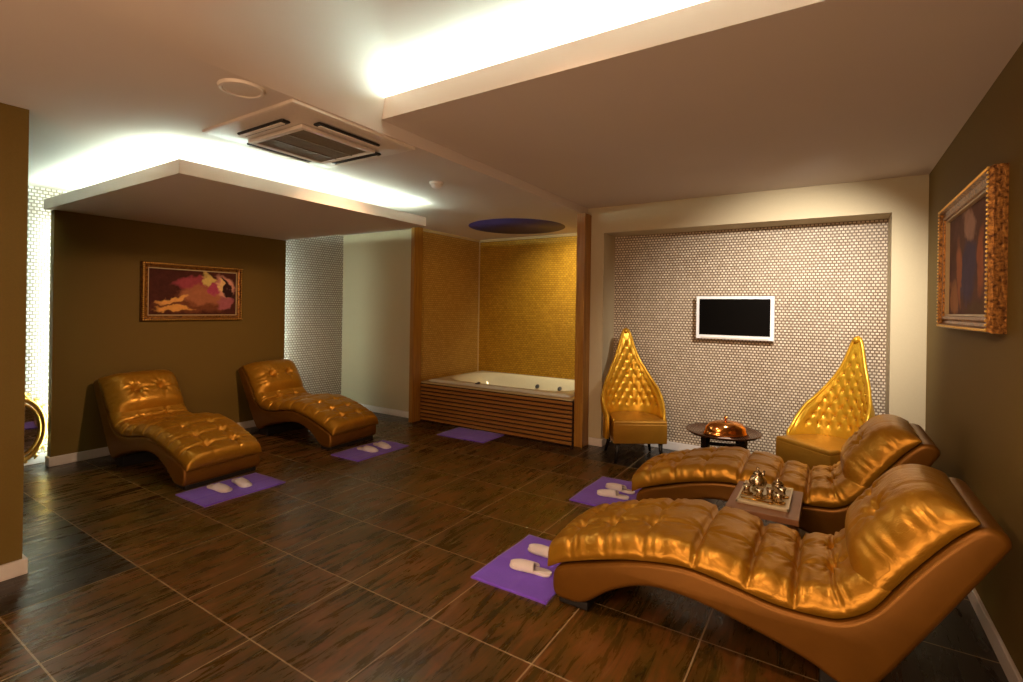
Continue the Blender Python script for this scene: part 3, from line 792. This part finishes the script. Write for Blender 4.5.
for x, y, r, lb in ((-0.88, 0.33, 0.10, 'white terry slipper nearer the entrance, on the mat under the painting'),
                    (-0.86, 0.51, -0.10, 'white terry slipper further from the entrance, on the mat under the painting'),
                    (-0.77, 1.86, 0.10, 'left slipper of the white pair at the far left chaise'),
                    (-0.76, 2.06, -0.12, 'right slipper of the white pair at the far left chaise'),
                    (2.00, 0.68, PI+0.05, 'fully visible white slipper of the pair at the nearest chaise'),
                    (1.99, 0.90, PI-0.12, 'white slipper partly hidden by the nearest chaise cushion'),
                    (1.97, 2.12, PI+0.10, 'nearer white slipper at the chaise behind the tray table'),
                    (1.97, 2.29, PI-0.15, 'farther white slipper at the chaise behind the tray table')):
    o = sl if first else copy_tree(sl); first = False
    place(o, (x, y, ZS), r, lb, 'white spa slippers')

# ------------------------------------------------------------ television
t = empty('television', ((2.262+3.01)/2, YN, 1.53), label='white framed flat television with a black screen on the mosaic niche wall', cat='television')
hw, hh = 0.385, 0.232
MB().box(-hw, hw, -0.085, -0.03, -hh, hh, 0.006).build('casing', M['tvframe'], t)
MB().box(-hw+0.035, hw-0.035, -0.089, -0.080, -hh+0.045, hh-0.03).build('screen', M['screen'], t)
MB().box(-0.2, 0.2, -0.03, 0.0, -0.13, 0.13).build('wall_bracket', M['black'], t)
MB().box(-hw+0.05, hw-0.05, -0.088, -0.083, -hh+0.008, -hh+0.02).build('speaker_strip', M['plastic'], t)

# ------------------------------------------------------------ framed paintings
def framed(name, loc, rz, W, H, mat, label, fw_=0.075, depth=0.05):
    # local: picture in XZ plane facing -y, wall behind at y = 0
    t = empty(name, loc, rz, label=label, cat='painting')
    prof = [(0.0, -0.0), (0.0, -depth*0.7), (0.010, -depth), (0.022, -depth), (0.030, -depth*0.72), (0.048, -depth*0.62), (0.060, -depth*0.8), (fw_*0.9, -depth*0.78), (fw_, -depth*0.4), (fw_, -0.0)]
    v = []; f = []; n = len(prof)
    cs = [(-W/2, -H/2), (W/2, -H/2), (W/2, H/2), (-W/2, H/2)]
    sg = [(1, 1), (-1, 1), (-1, -1), (1, -1)]
    for (cx, cz), (sx, sz) in zip(cs, sg):
        for d_, y in prof: v.append((cx+sx*d_, y, cz+sz*d_))
    for k in range(4):
        for i in range(n):
            j = (i+1) % n; f.append((k*n+i, k*n+j, ((k+1) % 4)*n+j, ((k+1) % 4)*n+i))
    fr = mesh_obj('picture_frame', v, f, M['gilt'], t)
    b = MB()
    for k in range(int(W/0.022)):
        x = -W/2+0.012+k*0.022
        for z in (-H/2+0.014, H/2-0.014): b.box(x, x+0.012, -depth-0.006, -depth+0.004, z-0.007, z+0.007, 0.003)
    for k in range(int(H/0.022)):
        z = -H/2+0.012+k*0.022
        for x in (-W/2+0.014, W/2-0.014): b.box(x-0.007, x+0.007, -depth-0.006, -depth+0.004, z, z+0.012, 0.003)
    b.build('beading', M['brightgilt'], t)
    s_ = MB(); i_ = fw_-0.006; y0, y1 = -depth*0.62, -depth*0.2
    s_.box(-W/2+i_, W/2-i_, y0, y1, -H/2+i_, -H/2+i_+0.012).box(-W/2+i_, W/2-i_, y0, y1, H/2-i_-0.012, H/2-i_).box(-W/2+i_, -W/2+i_+0.012, y0, y1, -H/2+i_+0.012, H/2-i_-0.012).box(W/2-i_-0.012, W/2-i_, y0, y1, -H/2+i_+0.012, H/2-i_-0.012)
    s_.build('inner_slip', M['stone'], t)
    MB().box(-W/2+fw_-0.005, W/2-fw_+0.005, -0.022, -0.012, -H/2+fw_-0.005, H/2-fw_+0.005).build('canvas', mat, t)
    return t
mA = painting('abstract_warm_painting', (0.48, 0.26), (0.035, 0.009, 0.006, 1), [
    (-0.05, -0.55, 0.9, 0.35, 0.1, (0.16, 0.05, 0.02, 1)), (0.05, 0.45, 0.5, 0.3, 0.2, (0.30, 0.05, 0.07, 1)), (0.15, -0.1, 0.55, 0.42, -0.15, (0.36, 0.13, 0.06, 1)),
    (-0.5, -0.35, 0.42, 0.13, 0.5, (0.72, 0.36, 0.10, 1)), (-0.45, -0.72, 0.42, 0.12, 0.1, (0.70, 0.34, 0.08, 1)), (0.30, 0.62, 0.13, 0.3, 0, (0.62, 0.46, 0.14, 1)),
    (0.70, 0.30, 0.26, 0.55, 0.1, (0.62, 0.30, 0.22, 1)), (0.78, 0.25, 0.12, 0.55, 0.25, (0.030, 0.010, 0.010, 1)), (0.62, 0.40, 0.09, 0.28, 0.1, (0.78, 0.52, 0.22, 1)), (0.72, -0.45, 0.22, 0.3, 0, (0.34, 0.10, 0.12, 1)), (0.45, 0.2, 0.12, 0.25, 0, (0.40, 0.06, 0.12, 1))], 9)
framed('framed_painting', (XL, (0.476+1.58)/2, (1.394+2.051)/2), -PI/2+PI, 1.10, 0.655, mA, 'warm coloured painting in a dark gilt frame on the olive wall above the left chaise', 0.065)
mB_ = painting('abstract_dusky_painting', (0.78, 0.36), (0.075, 0.034, 0.026, 1), [
    (0.35, -0.05, 0.10, 0.5, 0, (0.40, 0.13, 0.06, 1)), (-0.05, -0.1, 0.28, 0.55, 0, (0.085, 0.060, 0.13, 1)), (-0.35, -0.15, 0.10, 0.6, 0.1, (0.42, 0.15, 0.07, 1)),
    (0.0, 0.62, 0.16, 0.28, 0.6, (0.42, 0.25, 0.20, 1)), (-0.55, -0.55, 0.16, 0.3, 0.2, (0.40, 0.18, 0.08, 1)), (0.3, -0.8, 0.4, 0.12, 0, (0.13, 0.07, 0.04, 1))], 4)
framed('framed_painting', (XR, 1.905, 1.91), PI/2+PI, 1.31, 0.80, mB_, 'large dusky painting in a broad gilt frame on the right wall', 0.085, 0.07)

# ------------------------------------------------------------ gilt mirror behind the column
t = empty('gilt_mirror', (-2.97, -0.46, 0.03), label='ornate oval gilt mirror on the floor by the lit mosaic, half hidden by the column', cat='mirror')
cz = 0.335; ry, rz_ = 0.20, 0.30
def ell(k, n, a=1.0): 
    q = 2*PI*k/n; return (0, ry*a*math.cos(q), cz+rz_*a*math.sin(q))
MB().tube([ell(k, 48) for k in range(48)], 0.024, 10, True).tube([(0.01, p[1], p[2]) for p in [ell(k, 48, 0.84) for k in range(48)]], 0.012, 8, True).build('oval_frame', M['brightgilt'], t, True)
g = MB(); N = 48; pts = [ell(k, N, 0.86) for k in range(N)]
g.add([(0.0, p[1], p[2]) for p in pts]+[(-0.01, p[1], p[2]) for p in pts], [tuple(range(N)), tuple(range(N, 2*N))]+[(k, (k+1) % N, N+(k+1) % N, N+k) for k in range(N)])
g.build('mirror_glass', M['mirror'], t)
g = MB()
for k in range(20):
    q = 2*PI*k/20; c0 = Vector((0, (ry+0.026)*math.cos(q), cz+(rz_+0.026)*math.sin(q))); dr = Vector((0, math.cos(q), math.sin(q))); tg = Vector((0, -math.sin(q), math.cos(q)))
    L = 0.030 if k % 2 else 0.045
    arc = [c0+dr*L*s_+tg*0.018*math.sin(s_*PI*1.6) for s_ in (-0.2, 0.2, 0.5, 0.8, 1.0)]
    if min(p.z for p in arc) < -0.02: arc = [c0+dr*0.02*s_ for s_ in (-0.2, 0.3, 0.6)]
    g.tube(arc, [0.016, 0.013, 0.011, 0.009, 0.005][:len(arc)], 8)
g.tube([(0, -0.07, cz+rz_+0.02), (0, -0.03, cz+rz_+0.07), (0, 0, cz+rz_+0.09), (0, 0.03, cz+rz_+0.07), (0, 0.07, cz+rz_+0.02)], 0.016, 8)
g.build('scroll_ornament', M['brightgilt'], t, True)

# ------------------------------------------------------------ ceiling fittings
t = empty('ceiling_air_conditioner', (0.565, 0.16, ZC), label='square white cassette air conditioner set in the ceiling', cat='air conditioner')
m = MB(); S = 0.475
prof = [(S, -0.0), (S, -0.016), (S-0.012, -0.020), (S-0.10, -0.026), (0.285, -0.036)]
v = []; f = []
for d_, z in prof:
    for sx, sy in ((-1, -1), (1, -1), (1, 1), (-1, 1)): v.append((sx*d_, sy*d_, z))
for k in range(len(prof)-1):
    for i in range(4): j = (i+1) % 4; f.append((k*4+i, k*4+j, (k+1)*4+j, (k+1)*4+i))
f.append((0, 1, 2, 3)); f.append(tuple(16+i for i in range(4)))
mesh_obj('fascia_panel', v, f, M['plastic'], t)
fr = MB().box(-0.285, 0.285, -0.285, -0.25, -0.062, -0.040, 0.004).box(-0.285, 0.285, 0.25, 0.285, -0.062, -0.040, 0.004).box(-0.285, -0.25, -0.25, 0.25, -0.062, -0.040, 0.004).box(0.25, 0.285, -0.25, 0.25, -0.062, -0.040, 0.004)
fr.build('grille_frame', M['plastic'], t)
gr = MB()
for k in range(34):
    x = -0.248+k*0.0146; gr.box(x, x+0.007, -0.25, 0.25, -0.056, -0.046)
for k in (-0.085, 0.085): gr.box(k-0.006, k+0.006, -0.25, 0.25, -0.060, -0.044)
gr.box(-0.25, 0.25, -0.25, 0.25, -0.046, -0.042)
gr.build('intake_grille', M['grille'], t)
for k in range(4):
    a = k*PI/2
    slot = MB().box(-0.24, 0.24, 0.325, 0.385, -0.046, -0.030, 0.01).build('air_slot', M['slot'], t, rot=(0, 0, a))
    MB().box(-0.225, 0.225, 0.352, 0.380, -0.056, -0.050, 0.002).build('louvre_flap', M['plastic'], slot)
o = MB().lathe([(0.0, -0.010), (0.085, -0.010), (0.09, -0.016), (0.105, -0.014), (0.112, 0.0), (0.0, 0.0)], n=40).build('ceiling_speaker', M['plastic'], smooth=True, loc=(0.93, -0.53, ZC)); auto_smooth(o, 30)
tag(o, 'flat round white speaker in the ceiling before the air conditioner', 'speaker')
t = empty('smoke_detector', (0.52, 1.46, ZC), label='small white dome smoke detector on the ceiling behind the air conditioner', cat='smoke detector')
MB().lathe([(0.0, 0), (0.062, 0), (0.062, -0.014), (0.056, -0.018), (0.0, -0.018)], n=32).build('mounting_base', M['white'], t, True)
MB().lathe([(0.052, -0.018), (0.048, -0.036), (0.030, -0.052), (0.012, -0.058), (0.0, -0.058)], n=32).build('sensor_dome', M['white'], t, True)
